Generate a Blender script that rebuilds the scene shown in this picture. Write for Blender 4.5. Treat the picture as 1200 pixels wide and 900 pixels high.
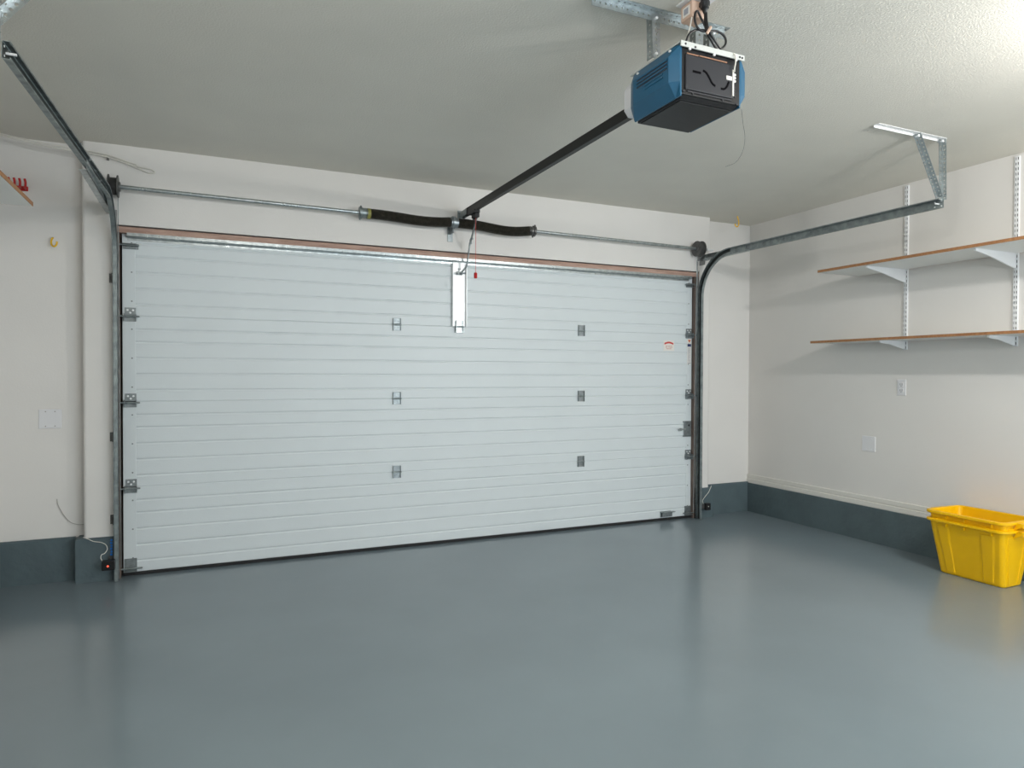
import bpy, bmesh, math, random
from mathutils import Vector, Matrix
random.seed(7)
S = bpy.context.scene
for o in list(bpy.data.objects):
    bpy.data.objects.remove(o)
PI = math.pi
H = 2.633          # ceiling height
FL = -0.02         # floor level (the door panel's lower edge is z = 0)
XR = 5.098         # right wall
XL = -0.665        # left wall
YB = -7.2          # back wall behind the camera
YW = -0.05         # face of the header and pilasters around the door
YR = 0.06          # recessed wall face either side

# ---------------------------------------------------------------- camera
cam = bpy.data.cameras.new('camera')
cam.sensor_width = 36.0
cam.lens = 796.4813 * 36.0 / 1200.0
cam.clip_start = 0.02
co = bpy.data.objects.new('camera', cam)
S.collection.objects.link(co)
r_ = Vector((0.91198908, -0.41019968, 0.00348546))
u_ = Vector((0.00283523, 0.01479953, 0.99988646))
f_ = Vector((0.41020469, 0.91187565, -0.01466002))
m = Matrix((r_, u_, -f_)).transposed().to_4x4()
m.translation = (0.47243, -4.82748, 1.24624)
co.matrix_world = m
S.camera = co

# ---------------------------------------------------------------- light
w = bpy.data.worlds.new('world')
S.world = w
w.use_nodes = True
w.node_tree.nodes['Background'].inputs[0].default_value = (0.6, 0.75, 1, 1)
w.node_tree.nodes['Background'].inputs[1].default_value = 0.3

def bulb(name, loc, power, col, rad=0.055):
    l = bpy.data.lights.new(name, 'POINT')
    l.energy = power
    l.color = col
    l.shadow_soft_size = rad
    o = bpy.data.objects.new(name, l)
    o.location = loc
    S.collection.objects.link(o)
    return o

bulb('ceiling_bulb_light', (0.9, -4.1, 2.42), 46, (1.0, 0.975, 0.94), 0.045)
bulb('ceiling_bulb_light', (3.70, -3.9, 2.36), 90, (1.0, 0.975, 0.94), 0.045)
def fill_light(name, loc, size, power, col):      # added area fill at the back wall, behind the camera
    l = bpy.data.lights.new(name, 'AREA')
    l.shape = 'RECTANGLE'; l.size, l.size_y = size
    l.energy = power; l.color = col
    o = bpy.data.objects.new(name, l)
    o.location = loc
    o.rotation_euler = (PI/2, 0, 0)
    S.collection.objects.link(o)
fill_light('added_back_fill', (3.66, YB + 0.03, 1.45), (2.5, 1.8), 118, (0.86, 0.94, 1.0))

vs = S.view_settings
vs.view_transform = 'Standard'
vs.look = 'None'
vs.gamma = 1
vs.use_curve_mapping = False
vs.exposure = -0.09

# ---------------------------------------------------------------- materials
def mat(name, col, rough=0.5, metal=0.0, noise=0.0, nscale=8.0, bump=0.0, bscale=60.0, spec=0.5, rvar=0.0, col2=None, coat=0.0, emit=None, stretch=None):
    M = bpy.data.materials.new(name)
    M.use_nodes = True
    nt = M.node_tree
    b = nt.nodes['Principled BSDF']
    b.inputs['Base Color'].default_value = (*col, 1)
    b.inputs['Roughness'].default_value = rough
    b.inputs['Metallic'].default_value = metal
    b.inputs['Specular IOR Level'].default_value = spec
    b.inputs['Coat Weight'].default_value = coat
    if emit:
        b.inputs['Emission Color'].default_value = (*emit[0], 1)
        b.inputs['Emission Strength'].default_value = emit[1]
    tc = nt.nodes.new('ShaderNodeTexCoord')
    mp = nt.nodes.new('ShaderNodeMapping')
    if stretch: mp.inputs['Scale'].default_value = stretch
    nt.links.new(tc.outputs['Object'], mp.inputs[0])
    if noise or col2:
        n = nt.nodes.new('ShaderNodeTexNoise')
        n.inputs['Scale'].default_value = nscale
        n.inputs['Detail'].default_value = 5
        nt.links.new(mp.outputs[0], n.inputs['Vector'])
        mx = nt.nodes.new('ShaderNodeMix')
        mx.data_type = 'RGBA'
        a = col
        c2 = col2 if col2 else tuple(max(0, c * (1 - noise)) for c in col)
        mx.inputs[6].default_value = (*a, 1)
        mx.inputs[7].default_value = (*c2, 1)
        rp = nt.nodes.new('ShaderNodeMapRange')
        rp.inputs[1].default_value = 0.35
        rp.inputs[2].default_value = 0.65
        nt.links.new(n.outputs[0], rp.inputs[0])
        nt.links.new(rp.outputs[0], mx.inputs[0])
        nt.links.new(mx.outputs[2], b.inputs['Base Color'])
        if rvar:
            r2 = nt.nodes.new('ShaderNodeMapRange')
            r2.inputs[1].default_value = 0.35
            r2.inputs[2].default_value = 0.65
            r2.inputs[3].default_value = rough - rvar
            r2.inputs[4].default_value = rough + rvar
            nt.links.new(n.outputs[0], r2.inputs[0])
            nt.links.new(r2.outputs[0], b.inputs['Roughness'])
    if bump:
        n2 = nt.nodes.new('ShaderNodeTexNoise')
        n2.inputs['Scale'].default_value = bscale
        n2.inputs['Detail'].default_value = 3
        nt.links.new(mp.outputs[0], n2.inputs['Vector'])
        bp = nt.nodes.new('ShaderNodeBump')
        bp.inputs['Strength'].default_value = bump
        bp.inputs['Distance'].default_value = 0.01
        nt.links.new(n2.outputs[0], bp.inputs['Height'])
        nt.links.new(bp.outputs[0], b.inputs['Normal'])
    return M

M_wall = mat('wall_paint', (0.775, 0.755, 0.725), 0.6, noise=0.03, nscale=2, bump=0.05, bscale=110)
M_ceil = mat('ceiling_texture', (0.76, 0.735, 0.665), 0.9, noise=0.03, nscale=3, bump=0.22, bscale=120, spec=0.2)
M_floor = mat('grey_green_epoxy', (0.195, 0.243, 0.268), 0.18, noise=0.08, nscale=1.3, bump=0.025, bscale=9, spec=0.5, rvar=0.03)
M_curb = mat('painted_concrete', (0.098, 0.138, 0.152), 0.5, noise=0.15, nscale=6, bump=0.35, bscale=25)
M_trim = mat('white_trim', (0.78, 0.76, 0.71), 0.45)
M_door = mat('door_panel_paint', (0.70, 0.755, 0.775), 0.42, noise=0.025, nscale=2.5, bump=0.05, bscale=140)
M_galv = mat('galvanised_steel', (0.50, 0.545, 0.555), 0.33, metal=0.9, noise=0.3, nscale=30, rvar=0.06)
M_galvd = mat('dull_galvanised_steel', (0.33, 0.375, 0.38), 0.45, metal=0.8, noise=0.3, nscale=25, rvar=0.05)
M_bright = mat('bright_zinc', (0.90, 0.92, 0.93), 0.38, metal=0.25, noise=0.05, nscale=20)
M_steel = mat('hinge_steel', (0.31, 0.345, 0.355), 0.4, metal=0.7, noise=0.25, nscale=40)
M_black = mat('black_plastic', (0.014, 0.014, 0.015), 0.42, spec=0.28)
M_rail = mat('black_rail_enamel', (0.018, 0.018, 0.017), 0.45, spec=0.3)
M_rubber = mat('black_rubber', (0.012, 0.012, 0.013), 0.7)
M_spring = mat('oiled_spring_steel', (0.075, 0.070, 0.055), 0.45, metal=0.5, noise=0.4, nscale=40)
M_drum = mat('cast_drum', (0.15, 0.15, 0.145), 0.5, metal=0.6, noise=0.3, nscale=30)
M_rough = mat('rough_lumber', (0.53, 0.36, 0.29), 0.8, col2=(0.38, 0.24, 0.19), nscale=6, stretch=(1, 8, 8), bump=0.3, bscale=40)
M_edge = mat('particleboard_edge', (0.42, 0.205, 0.085), 0.6, col2=(0.33, 0.15, 0.06), nscale=60)
M_melamine = mat('white_melamine', (0.80, 0.80, 0.77), 0.4)
M_white = mat('white_enamel', (0.82, 0.83, 0.84), 0.35)
M_plate = mat('white_plastic_plate', (0.76, 0.76, 0.775), 0.35)
M_slot = mat('slot_shade', (0.03, 0.03, 0.035), 0.7)
M_blue = mat('blue_housing', (0.012, 0.105, 0.205), 0.34, noise=0.08, nscale=10)
M_panel = mat('charcoal_panel', (0.034, 0.035, 0.040), 0.42, spec=0.25)
M_groove = mat('groove_black', (0.004, 0.004, 0.005), 0.8, spec=0.05)
M_dullgrey = mat('dull_grey_steel', (0.36, 0.37, 0.37), 0.5, metal=0.2, noise=0.2, nscale=20)
M_cap = mat('milky_plastic', (0.72, 0.73, 0.75), 0.35)
M_plateg = mat('painted_top_plate', (0.64, 0.66, 0.63), 0.4, metal=0.2)
M_tan = mat('tan_box', (0.62, 0.44, 0.34), 0.55, noise=0.08, nscale=20)
M_copper = mat('copper_line', (0.50, 0.27, 0.18), 0.35, metal=0.6)
M_red = mat('red_plastic', (0.50, 0.012, 0.012), 0.4)
M_yel = mat('yellow_plastic', (0.93, 0.53, 0.0), 0.36, noise=0.05, nscale=6)
M_yelin = M_yel
M_hook = mat('yellow_vinyl', (0.90, 0.55, 0.02), 0.4)
M_wire = mat('white_wire', (0.72, 0.70, 0.64), 0.5)
M_greyw = mat('grey_wire', (0.35, 0.33, 0.30), 0.5)
M_blackw = mat('black_cord', (0.012, 0.012, 0.013), 0.33)
M_paper = mat('sticker_paper', (0.80, 0.78, 0.74), 0.5)
M_ink_r = mat('red_ink', (0.62, 0.06, 0.05), 0.5)
M_ink_p = mat('pale_red_ink', (0.62, 0.38, 0.34), 0.5)
M_ink_b = mat('navy_ink', (0.02, 0.035, 0.13), 0.5)
M_ink_g = mat('grey_ink', (0.33, 0.35, 0.40), 0.5)
M_ink_o = mat('orange_ink', (0.65, 0.16, 0.05), 0.5)
M_yelp = mat('yellow_paint_mark', (0.26, 0.25, 0.06), 0.5)
M_led = mat('red_led', (0.6, 0.05, 0.03), 0.4, emit=((1.0, 0.12, 0.06), 1.6))
M_daydash = mat('painted_blue_daylight', (0.02, 0.22, 0.75), 0.3)  # solid blue standing in for daylight through small holes
M_darkweb = mat('dark_channel', (0.03, 0.038, 0.036), 0.5, metal=0.3, noise=0.3, nscale=20)
M_jamb = mat('weathered_jamb_wood', (0.21, 0.16, 0.135), 0.8, col2=(0.13, 0.095, 0.08), nscale=6, stretch=(8, 8, 1), bump=0.3, bscale=40)
M_antenna = mat('antenna_wire_insulation', (0.10, 0.095, 0.085), 0.5)
M_addedglass = mat('added_window_glass', (0.85, 0.9, 0.95), 0.1)

# ---------------------------------------------------------------- helpers
class B:
    """collects shapes in world coordinates; build() links them as ONE mesh object"""
    def __init__(s): s.bm = bmesh.new()
    def box(s, x0, x1, y0, y1, z0, z1, bev=0.0, seg=2):
        vs = [s.bm.verts.new((x, y, z)) for x in (x0, x1) for y in (y0, y1) for z in (z0, z1)]
        q = [(0,1,3,2),(4,6,7,5),(0,4,5,1),(2,3,7,6),(0,2,6,4),(1,5,7,3)]
        fs = [s.bm.faces.new([vs[i] for i in f]) for f in q]
        if bev:
            es = list({e for f in fs for e in f.edges})
            bmesh.ops.bevel(s.bm, geom=es, offset=bev, segments=seg, affect='EDGES', profile=0.5)
        return s
    def obox(s, c, ax, ay, az, hx, hy, hz, bev=0.0):
        """oriented box, half sizes hx hy hz along ax ay az"""
        c = Vector(c); ax = Vector(ax).normalized(); ay = Vector(ay).normalized(); az = Vector(az).normalized()
        vs = [s.bm.verts.new(c + ax*hx*i + ay*hy*j + az*hz*k) for i in (-1,1) for j in (-1,1) for k in (-1,1)]
        q = [(0,1,3,2),(4,6,7,5),(0,4,5,1),(2,3,7,6),(0,2,6,4),(1,5,7,3)]
        fs = [s.bm.faces.new([vs[i] for i in f]) for f in q]
        if bev:
            es = list({e for f in fs for e in f.edges})
            bmesh.ops.bevel(s.bm, geom=es, offset=bev, segments=2, affect='EDGES', profile=0.5)
        return s
    def bar(s, a, b, wx, wz, up=(0,0,1), bev=0.0):
        a = Vector(a); b = Vector(b); d = (b - a)
        az = Vector(up); ax = d.cross(az).normalized(); az = ax.cross(d).normalized()
        return s.obox((a+b)/2, ax, d, az, wx/2, d.length/2, wz/2, bev)
    def ring_sweep(s, rings, closed_profile=True, caps=True, closed_path=False):
        R = [[s.bm.verts.new(p) for p in r] for r in rings]
        n = len(R[0])
        m_ = len(R)
        for i in range(m_ if closed_path else m_ - 1):
            A, C = R[i], R[(i+1) % m_]
            for j in range(n if closed_profile else n - 1):
                k = (j+1) % n
                s.bm.faces.new((A[j], A[k], C[k], C[j]))
        if caps and closed_profile and not closed_path:
            s.bm.faces.new(list(reversed(R[0])))
            s.bm.faces.new(R[-1])
        return s
    def tube(s, pts, r, n=10, closed=False):
        pts = [Vector(p) for p in pts]
        rr = r if isinstance(r, (list, tuple)) else [r]*len(pts)
        rings = []
        prev = None
        for i, p in enumerate(pts):
            a = pts[i-1] if i > 0 else (pts[-1] if closed else p)
            b = pts[i+1] if i < len(pts)-1 else (pts[0] if closed else p)
            t = (b - a).normalized()
            if prev is None:
                ref = Vector((0,0,1)) if abs(t.z) < 0.9 else Vector((1,0,0))
                nx = t.cross(ref).normalized()
            else:
                nx = (prev - t*prev.dot(t)).normalized()
            prev = nx
            ny = t.cross(nx)
            rings.append([p + (nx*math.cos(2*PI*k/n) + ny*math.sin(2*PI*k/n))*rr[i] for k in range(n)])
        return s.ring_sweep(rings, closed_path=closed)
    def cyl(s, a, b, r, n=20): return s.tube([a, b], r, n)
    def prism(s, pts, vec):
        """polygon pts extruded by vec"""
        vec = Vector(vec)
        A = [s.bm.verts.new(Vector(p)) for p in pts]
        C = [s.bm.verts.new(Vector(p) + vec) for p in pts]
        n = len(A)
        s.bm.faces.new(A); s.bm.faces.new(list(reversed(C)))
        for i in range(n):
            j = (i+1) % n
            s.bm.faces.new((A[i], C[i], C[j], A[j]))
        return s
    def perforated(s, o, u, v, nrm, cu, w, n, hu, hv, t, hv_off=(0.0,), rect=False):
        """strip starting at o running along u: n cells of length cu and width w (along v, centred), each with a hole; thickness t"""
        o = Vector(o); u = Vector(u).normalized(); v = Vector(v).normalized(); nr = Vector(nrm).normalized()
        ncol = len(hv_off)
        cw = w / ncol
        for i in range(n):
            for c in range(ncol):
                cx = (i + 0.5) * cu; cy = -w/2 + cw*(c+0.5)
                outer = [(-1,-1),(0,-1),(1,-1),(1,0),(1,1),(0,1),(-1,1),(-1,0)]
                inn = []
                for k, (a, b) in enumerate(outer):
                    if rect: inn.append((a*hu, b*hv))
                    else:
                        L = math.hypot(a, b); inn.append((a/L*hu, b/L*hv))
                T = []
                for sgn in (0.5, -0.5):
                    O = [s.bm.verts.new(o + u*(cx + a*cu/2) + v*(cy + b*cw/2) + nr*t*sgn) for a, b in outer]
                    I = [s.bm.verts.new(o + u*(cx + a) + v*(cy + b) + nr*t*sgn) for a, b in inn]
                    T.append((O, I))
                for k in range(8):
                    l = (k+1) % 8
                    (O1, I1), (O2, I2) = T
                    s.bm.faces.new((O1[k], O1[l], I1[l], I1[k]))
                    s.bm.faces.new((O2[l], O2[k], I2[k], I2[l]))
                    s.bm.faces.new((I1[k], I1[l], I2[l], I2[k]))
                    s.bm.faces.new((O1[l], O1[k], O2[k], O2[l]))
        bmesh.ops.remove_doubles(s.bm, verts=s.bm.verts[:], dist=1e-5)
        return s
    def islands(s, name, material, parent, smooth=False):
        """every separate piece becomes an object of its own"""
        bm = s.bm; bm.verts.index_update(); seen = set(); out = []
        for v0 in bm.verts:
            if v0.index in seen: continue
            st = [v0]; seen.add(v0.index); comp = []
            while st:
                v = st.pop(); comp.append(v)
                for e in v.link_edges:
                    o_ = e.other_vert(v)
                    if o_.index not in seen: seen.add(o_.index); st.append(o_)
            nb = B(); mp = {v: nb.bm.verts.new(v.co) for v in comp}
            for fc in {fc for v in comp for fc in v.link_faces}: nb.bm.faces.new([mp[v] for v in fc.verts])
            out.append(nb.build(name, material, parent, smooth))
        bm.free(); return out
    def build(s, name, material, parent=None, smooth=False, origin=None):
        bmesh.ops.recalc_face_normals(s.bm, faces=s.bm.faces[:])
        off = Vector((0,0,0))
        if parent is not None:
            off = world_loc(parent)
        elif origin is not None:
            off = Vector(origin)
        wo = off
        for v in s.bm.verts: v.co -= wo
        me = bpy.data.meshes.new(name)
        s.bm.to_mesh(me); s.bm.free()
        me.materials.append(material)
        if smooth:
            for p in me.polygons: p.use_smooth = True
            try: me.set_sharp_from_angle(angle=math.radians(38))
            except Exception: pass
        o = bpy.data.objects.new(name, me)
        S.collection.objects.link(o)
        if parent is not None: o.parent = parent
        else: o.location = off
        return o

def world_loc(o):
    v = Vector((0,0,0))
    while o is not None:
        v += o.location
        o = o.parent
    return v
def tag(o, label=None, cat=None, group=None, kind=None):
    if label: o['label'] = label
    if cat: o['category'] = cat
    if group: o['group'] = group
    if kind: o['kind'] = kind
    return o
def thing(name, loc, label, cat, group=None):
    o = bpy.data.objects.new(name, None)
    o.empty_display_size = 0.05
    S.collection.objects.link(o)
    o.location = loc
    return tag(o, label, cat, group)
def copy_tree(o, parent=None, off=None):
    c = o.copy(); S.collection.objects.link(c)
    c.parent = parent
    if off is not None: c.location = o.location + Vector(off)
    for ch in list(o.children): copy_tree(ch, c)
    return c
def struct(b, name, m, **k):
    o = b.build(name, m, **k); o['kind'] = 'structure'; return o
def spline(pts, n=8):
    """Catmull-Rom through pts"""
    P = [Vector(p) for p in pts]
    P = [P[0]*2 - P[1]] + P + [P[-1]*2 - P[-2]]
    out = []
    for i in range(1, len(P)-2):
        for k in range(n):
            t = k/n
            a, b, c, d = P[i-1], P[i], P[i+1], P[i+2]
            out.append(0.5*((2*b) + (c-a)*t + (2*a-5*b+4*c-d)*t*t + (3*b-a-3*c+d)*t**3))
    out.append(P[-2])
    return out

# ---------------------------------------------------------------- room shell
struct(B().box(XL-0.15, XR+0.15, YB-0.15, 0.35, FL-0.12, FL), 'floor', M_floor)
struct(B().box(XL-0.15, XR+0.15, YB-0.15, 0.35, H, H+0.12), 'ceiling', M_ceil)
struct(B().box(XR, XR+0.15, YB-0.15, 0.35, FL, H), 'wall_right', M_wall)
struct(B().box(XL-0.15, XL, YB-0.15, 0.35, FL, H), 'wall_left', M_wall)
# back wall; its wide window is unseen, added to go with the fill
WX0, WX1, WZ0, WZ1 = 2.35, 4.97, 0.5, 2.4
b = B()
b.box(XL, WX0, YB-0.15, YB, FL, H); b.box(WX1, XR, YB-0.15, YB, FL, H)
b.box(WX0, WX1, YB-0.15, YB, FL, WZ0); b.box(WX0, WX1, YB-0.15, YB, WZ1, H)
struct(b, 'wall_back', M_wall)
b = B()
for x in (WX0, (WX0+WX1)/2-0.02, WX1-0.04): b.box(x, x+0.04, YB-0.1, YB-0.04, WZ0, WZ1)
for z in (WZ0, WZ1-0.04): b.box(WX0, WX1, YB-0.1, YB-0.04, z, z+0.04)
fr = struct(b, 'added_window_frame', M_white)
struct(B().box(WX0+0.04, WX1-0.04, YB-0.075, YB-0.07, WZ0+0.04, WZ1-0.04), 'added_window_pane', M_addedglass)

# front wall: recessed panels plus a raised slab (pilasters + header) with round corners
PL, PR = -0.205, 4.545          # outer edges of the pilasters
DL, DR = -0.036, 4.418          # the door opening
ZH = 2.150                      # underside of the header
b = B()
b.box(XL, DL, YR, 0.30, FL, H)
b.box(DR, XR, YR, 0.30, FL, H)
b.box(DL, DR, YR, 0.30, ZH, H)
def slab(poly):                 # poly in (x, y), extruded from z0 to z1
    pass
def rc(cx, cy, r, a0, a1, n=6):
    return [(cx + r*math.cos(a0+(a1-a0)*k/n), cy + r*math.sin(a0+(a1-a0)*k/n)) for k in range(n+1)]
rr = 0.022
left = [(PL, YR)] + rc(PL+rr, YW+rr, rr, PI, 1.5*PI) + [(DL, YW), (DL, YR)]
right = [(DR, YR), (DR, YW)] + rc(PR-rr, YW+rr, rr, 1.5*PI, 2*PI) + [(PR, YR)]
b.prism([(x, y, FL) for x, y in left], (0, 0, H-FL))
b.prism([(x, y, FL) for x, y in right], (0, 0, H-FL))
b.box(DL, DR, YW, YR, ZH, H)
struct(b, 'wall_front', M_wall, smooth=True)

# painted concrete kerb along the foot of the walls
CZ = 0.243
b = B()
cl = [(XL, YR), (XL, 0.028), (-0.252, 0.028), (-0.252, YR)]
b.prism([(x, y, FL) for x, y in cl], (0, 0, CZ-FL))
cl = [(-0.246, YR), (-0.246, -0.062)] + [(DL, -0.062), (DL, YR)]
b.prism([(x, y, FL) for x, y in cl], (0, 0, CZ+0.004-FL))
b.prism([(x, y, FL) for x, y in [(DR, YR), (DR, -0.062), (4.575, -0.062), (4.575, YR)]], (0, 0, CZ+0.003-FL))
b.prism([(x, y, FL) for x, y in [(4.575, YR), (4.575, 0.03), (XR, 0.03), (XR, YR)]], (0, 0, CZ+0.008-FL))
bmesh.ops.bevel(b.bm, geom=[e for e in b.bm.edges if all(abs(v.co.z-FL) > 0.1 for v in e.verts)], offset=0.006, segments=2, affect='EDGES')
struct(b, 'baseboard_front', M_curb)
b = B()
b.box(5.066, XR, -1.475, 0.03, FL, CZ)
b.box(5.062, XR, YB, -1.478, FL, CZ)
struct(b, 'baseboard_right', M_curb)
struct(B().box(XL, XL+0.03, YB, 0.028, FL, CZ), 'baseboard_left', M_curb)
struct(B().box(XL, XR, YB, YB+0.03, FL, CZ), 'baseboard_back', M_curb)
b = B()
b.box(5.078, XR, YB+0.03, YR, CZ, 0.281, 0.003)
b.box(5.088, XR, YB+0.03, YR, 0.281, 0.286)
b.box(5.084, XR, YB+0.03, YR, 0.286, 0.322, 0.004)
struct(b, 'trim_right', M_trim)
# rough lumber frame of the opening
b = B()
b.box(DL-0.0, DR+0.0, -0.046, -0.004, 2.104, 2.141, 0.002)
b.box(DL, DR, 0.045, 0.18, 2.09, ZH)
struct(b, 'trim_1', M_rough, smooth=False)
struct(B().box(-0.034, -0.011, -0.040, 0.10, FL, 2.104), 'trim_3', M_jamb)
struct(B().box(4.386, 4.404, -0.030, 0.10, FL, 2.104), 'trim_4', M_jamb)
struct(B().box(4.404, 4.418, 0.03, 0.10, FL, 2.104), 'trim_5', M_rubber)
# unseen board added behind the door to keep outside light out
b = B()
b.box(DL-0.1, DR+0.1, 0.30, 0.34, FL, ZH+0.1)
struct(b, 'added_light_block', M_rubber)

# ---------------------------------------------------------------- sectional garage door
DW = 4.382
door = thing('door_1', (DW/2, 0.02, 0), 'wide pale grey sectional garage door with horizontal grooves, closed', 'garage door')
door['kind'] = 'structure'
SEC = 0.5334
fr_ = [0.158, 0.306, 0.493, 0.68, 0.868]
for i in range(4):
    z0, z1 = i*SEC, (i+1)*SEC
    if i == 3: z1 = 2.118
    # profile of the face in (y, z): flat with shallow V grooves and a softened top and bottom edge
    pr = [(0.045, z0), (0.0035, z0), (0.0, z0+0.004)]
    for g in reversed(fr_):
        zc = z0 + SEC*(1-g)
        if zc > z1-0.02: continue
        pr += [(0.0, zc-0.0085), (0.0045, zc-0.002), (0.0045, zc+0.002), (0.0, zc+0.0085)]
    pr += [(0.0, z1-0.005), (0.0035, z1-0.0002), (0.045, z1-0.0002)]
    b = B()
    b.prism([(0.072, y, z) for y, z in pr], (DW-0.072-0.055, 0, 0))
    pn = b.build('door_section', M_door, door)
    for x0, x1 in ((0.0, 0.072), (DW-0.055, DW)):
        b = B(); b.box(x0, x1, -0.0015, 0.045, z0+0.002, z1-0.003, 0.002)
        # row of small fixing dimples
        b.build('end_stile', M_door, pn)
    b = B()
    for xs in (0.052, 4.345):
        for zz in (z0+0.09, z0+0.27, z0+0.45):
            if zz < z1-0.03: b.cyl((xs, -0.004, zz), (xs, 0.0, zz), 0.005, 8)
    b.islands('rivet', M_steel, pn)
# bottom rubber seal
b = B(); b.box(0.0, DW, 0.002, 0.043, FL, 0.0); b.box(0.0, DW, -0.006, 0.006, FL+0.004, 0.001)
b.build('bottom_seal', M_rubber, door)
# reinforcing strut: hat section
b = B()
pr = [(0.0, 2.066), (-0.004, 2.066), (-0.004, 2.078), (-0.040, 2.082), (-0.046, 2.087), (-0.046, 2.106), (-0.040, 2.111), (-0.004, 2.114), (-0.004, 2.127), (0.0, 2.127),
      (0.0, 2.1245), (-0.0015, 2.1245), (-0.0015, 2.1115), (-0.038, 2.1075), (-0.043, 2.105), (-0.043, 2.089), (-0.038, 2.0855), (-0.0015, 2.081), (-0.0015, 2.0685), (0.0, 2.0685)]
b.prism([(0.03, y, z) for y, z in pr], (4.315, 0, 0))
b.build('strut', M_galv, door)

def bolt(b, c, d, r=0.006, h=0.005):
    c = Vector(c); d = Vector(d).normalized()
    b.tube([c, c + d*h], r, 6)

def hinge(x, z):
    """middle hinge: two flanged leaves around a barrel"""
    b = B()
    for s_ in (1, -1):
        za, zb = (z+0.006, z+0.046) if s_ == 1 else (z-0.042, z-0.006)
        b.box(x-0.026, x+0.026, -0.004, -0.0005, za, zb, 0.001)
        for xs in (x-0.028, x+0.026):
            b.box(xs, xs+0.0025, -0.016, 0.0, za, zb)
        for xs in (-0.012, 0.012):
            bolt(b, (x+xs, -0.004, (za+zb)/2), (0, -1, 0), 0.0055, 0.005)
    h = b.build('hinge', M_steel, door)
    b = B(); b.cyl((x-0.032, -0.011, z), (x+0.032, -0.011, z), 0.0055, 12)
    b.build('hinge_pin', M_galvd, h, smooth=True)
for hx in (1.729, 3.259):
    for k in (1, 2, 3): hinge(hx, k*SEC)

def roller_hinge(x, z, side, top=False):
    """side = -1 at the left edge, +1 at the right edge"""
    b = B()
    cx = x
    b.box(cx-0.031, cx+0.031, -0.005, -0.002, z+0.014, z+0.062, 0.001)
    b.box(cx-0.031, cx+0.031, -0.005, -0.002, z-0.024, z+0.006, 0.001)
    for xs in (-0.033, 0.0305):
        b.box(cx+xs, cx+xs+0.0025, -0.034, -0.002, z-0.022, z+0.024)
    h = b.build('roller_hinge', M_steel, door)
    b = B()
    for xs in (-0.015, 0.015):
        bolt(b, (cx+xs, -0.005, z+0.046), (0, -1, 0), 0.0065, 0.006)
    bolt(b, (cx, -0.005, z+0.030), (0, -1, 0), 0.0065, 0.006)
    b.islands('bolt', M_bright, h)
    b = B()
    b.cyl((cx - side*0.052, -0.028, z+0.006), (cx + side*0.078, -0.028, z+0.006), 0.0052, 12)
    b.build('roller_stem', M_galvd, h, smooth=True)
    b = B()
    xr = cx + side*0.078
    b.tube([(xr-0.006, -0.028, z+0.006), (xr-0.004, -0.028, z+0.006), (xr+0.004, -0.028, z+0.006), (xr+0.006, -0.028, z+0.006)], [0.017, 0.021, 0.021, 0.017], 18)
    b.build('roller', M_black, h, smooth=True)
for k in (1, 2, 3):
    roller_hinge(0.044, k*SEC-0.012, -1)
    roller_hinge(DW-0.035, k*SEC-0.012, 1)
# top roller brackets: slotted carriers
for x, side in ((0.040, -1), (DW-0.032, 1)):
    b = B()
    b.box(x-0.036, x+0.05 if side < 0 else x+0.036, -0.006, -0.001, 2.012, 2.046)
    b.box(x-0.036, x+0.04, -0.034, -0.002, 2.041, 2.044)
    b.box(x-0.036, x+0.04, -0.034, -0.002, 2.014, 2.017)
    bolt(b, (x, -0.006, 2.03), (0, -1, 0), 0.006, 0.008); bolt(b, (x+0.02, -0.006, 2.03), (0, -1, 0), 0.006, 0.008)
    h = b.build('top_roller_bracket', M_steel, door)
    b = B(); b.cyl((x - side*0.055, -0.026, 2.034), (x + side*0.075, -0.026, 2.034), 0.0055, 12); b.build('roller_stem', M_galvd, h, smooth=True)
# bottom corner brackets
for x, side in ((0.040, -1), (DW-0.034, 1)):
    b = B()
    b.box(x-0.034, x+0.034, -0.006, -0.002, 0.006, 0.088, 0.001)
    b.box(x-0.034, x+0.034, -0.036, -0.002, 0.010, 0.014)
    for xs in (-0.018, 0.018):
        bolt(b, (x+xs, -0.006, 0.068), (0, -1, 0), 0.0055, 0.005)
        bolt(b, (x+xs, -0.006, 0.048), (0, -1, 0), 0.0055, 0.005)
    h = b.build('bottom_bracket', M_steel, door)
    b = B(); b.cyl((x - side*0.066, -0.028, 0.030), (x + side*0.074, -0.028, 0.030), 0.0055, 12); b.build('roller_stem', M_galvd, h, smooth=True)
# opener bracket plate: tall flanged channel on the top section
b = B()
b.box(2.151, 2.255, -0.008, -0.003, 1.602, 2.098)
b.box(2.147, 2.151, -0.030, -0.001, 1.600, 2.070)
b.box(2.254, 2.258, -0.030, -0.001, 1.600, 2.070)
br = b.build('opener_plate', M_bright, door); br['label'] = 'tall bright white channel plate in the middle of the top section'
b = B()
b.box(2.180, 2.226, -0.012, -0.008, 1.985, 2.012); b.box(2.184, 2.188, -0.045, -0.008, 1.988, 2.008); b.box(2.214, 2.218, -0.045, -0.008, 1.988, 2.008)
b.cyl((2.17, -0.036, 1.998), (2.245, -0.036, 1.998), 0.006, 12)
bolt(b, (2.203, -0.012, 2.03), (0, -1, 0), 0.009, 0.006)
b.build('arm_bracket', M_steel, br)
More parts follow.
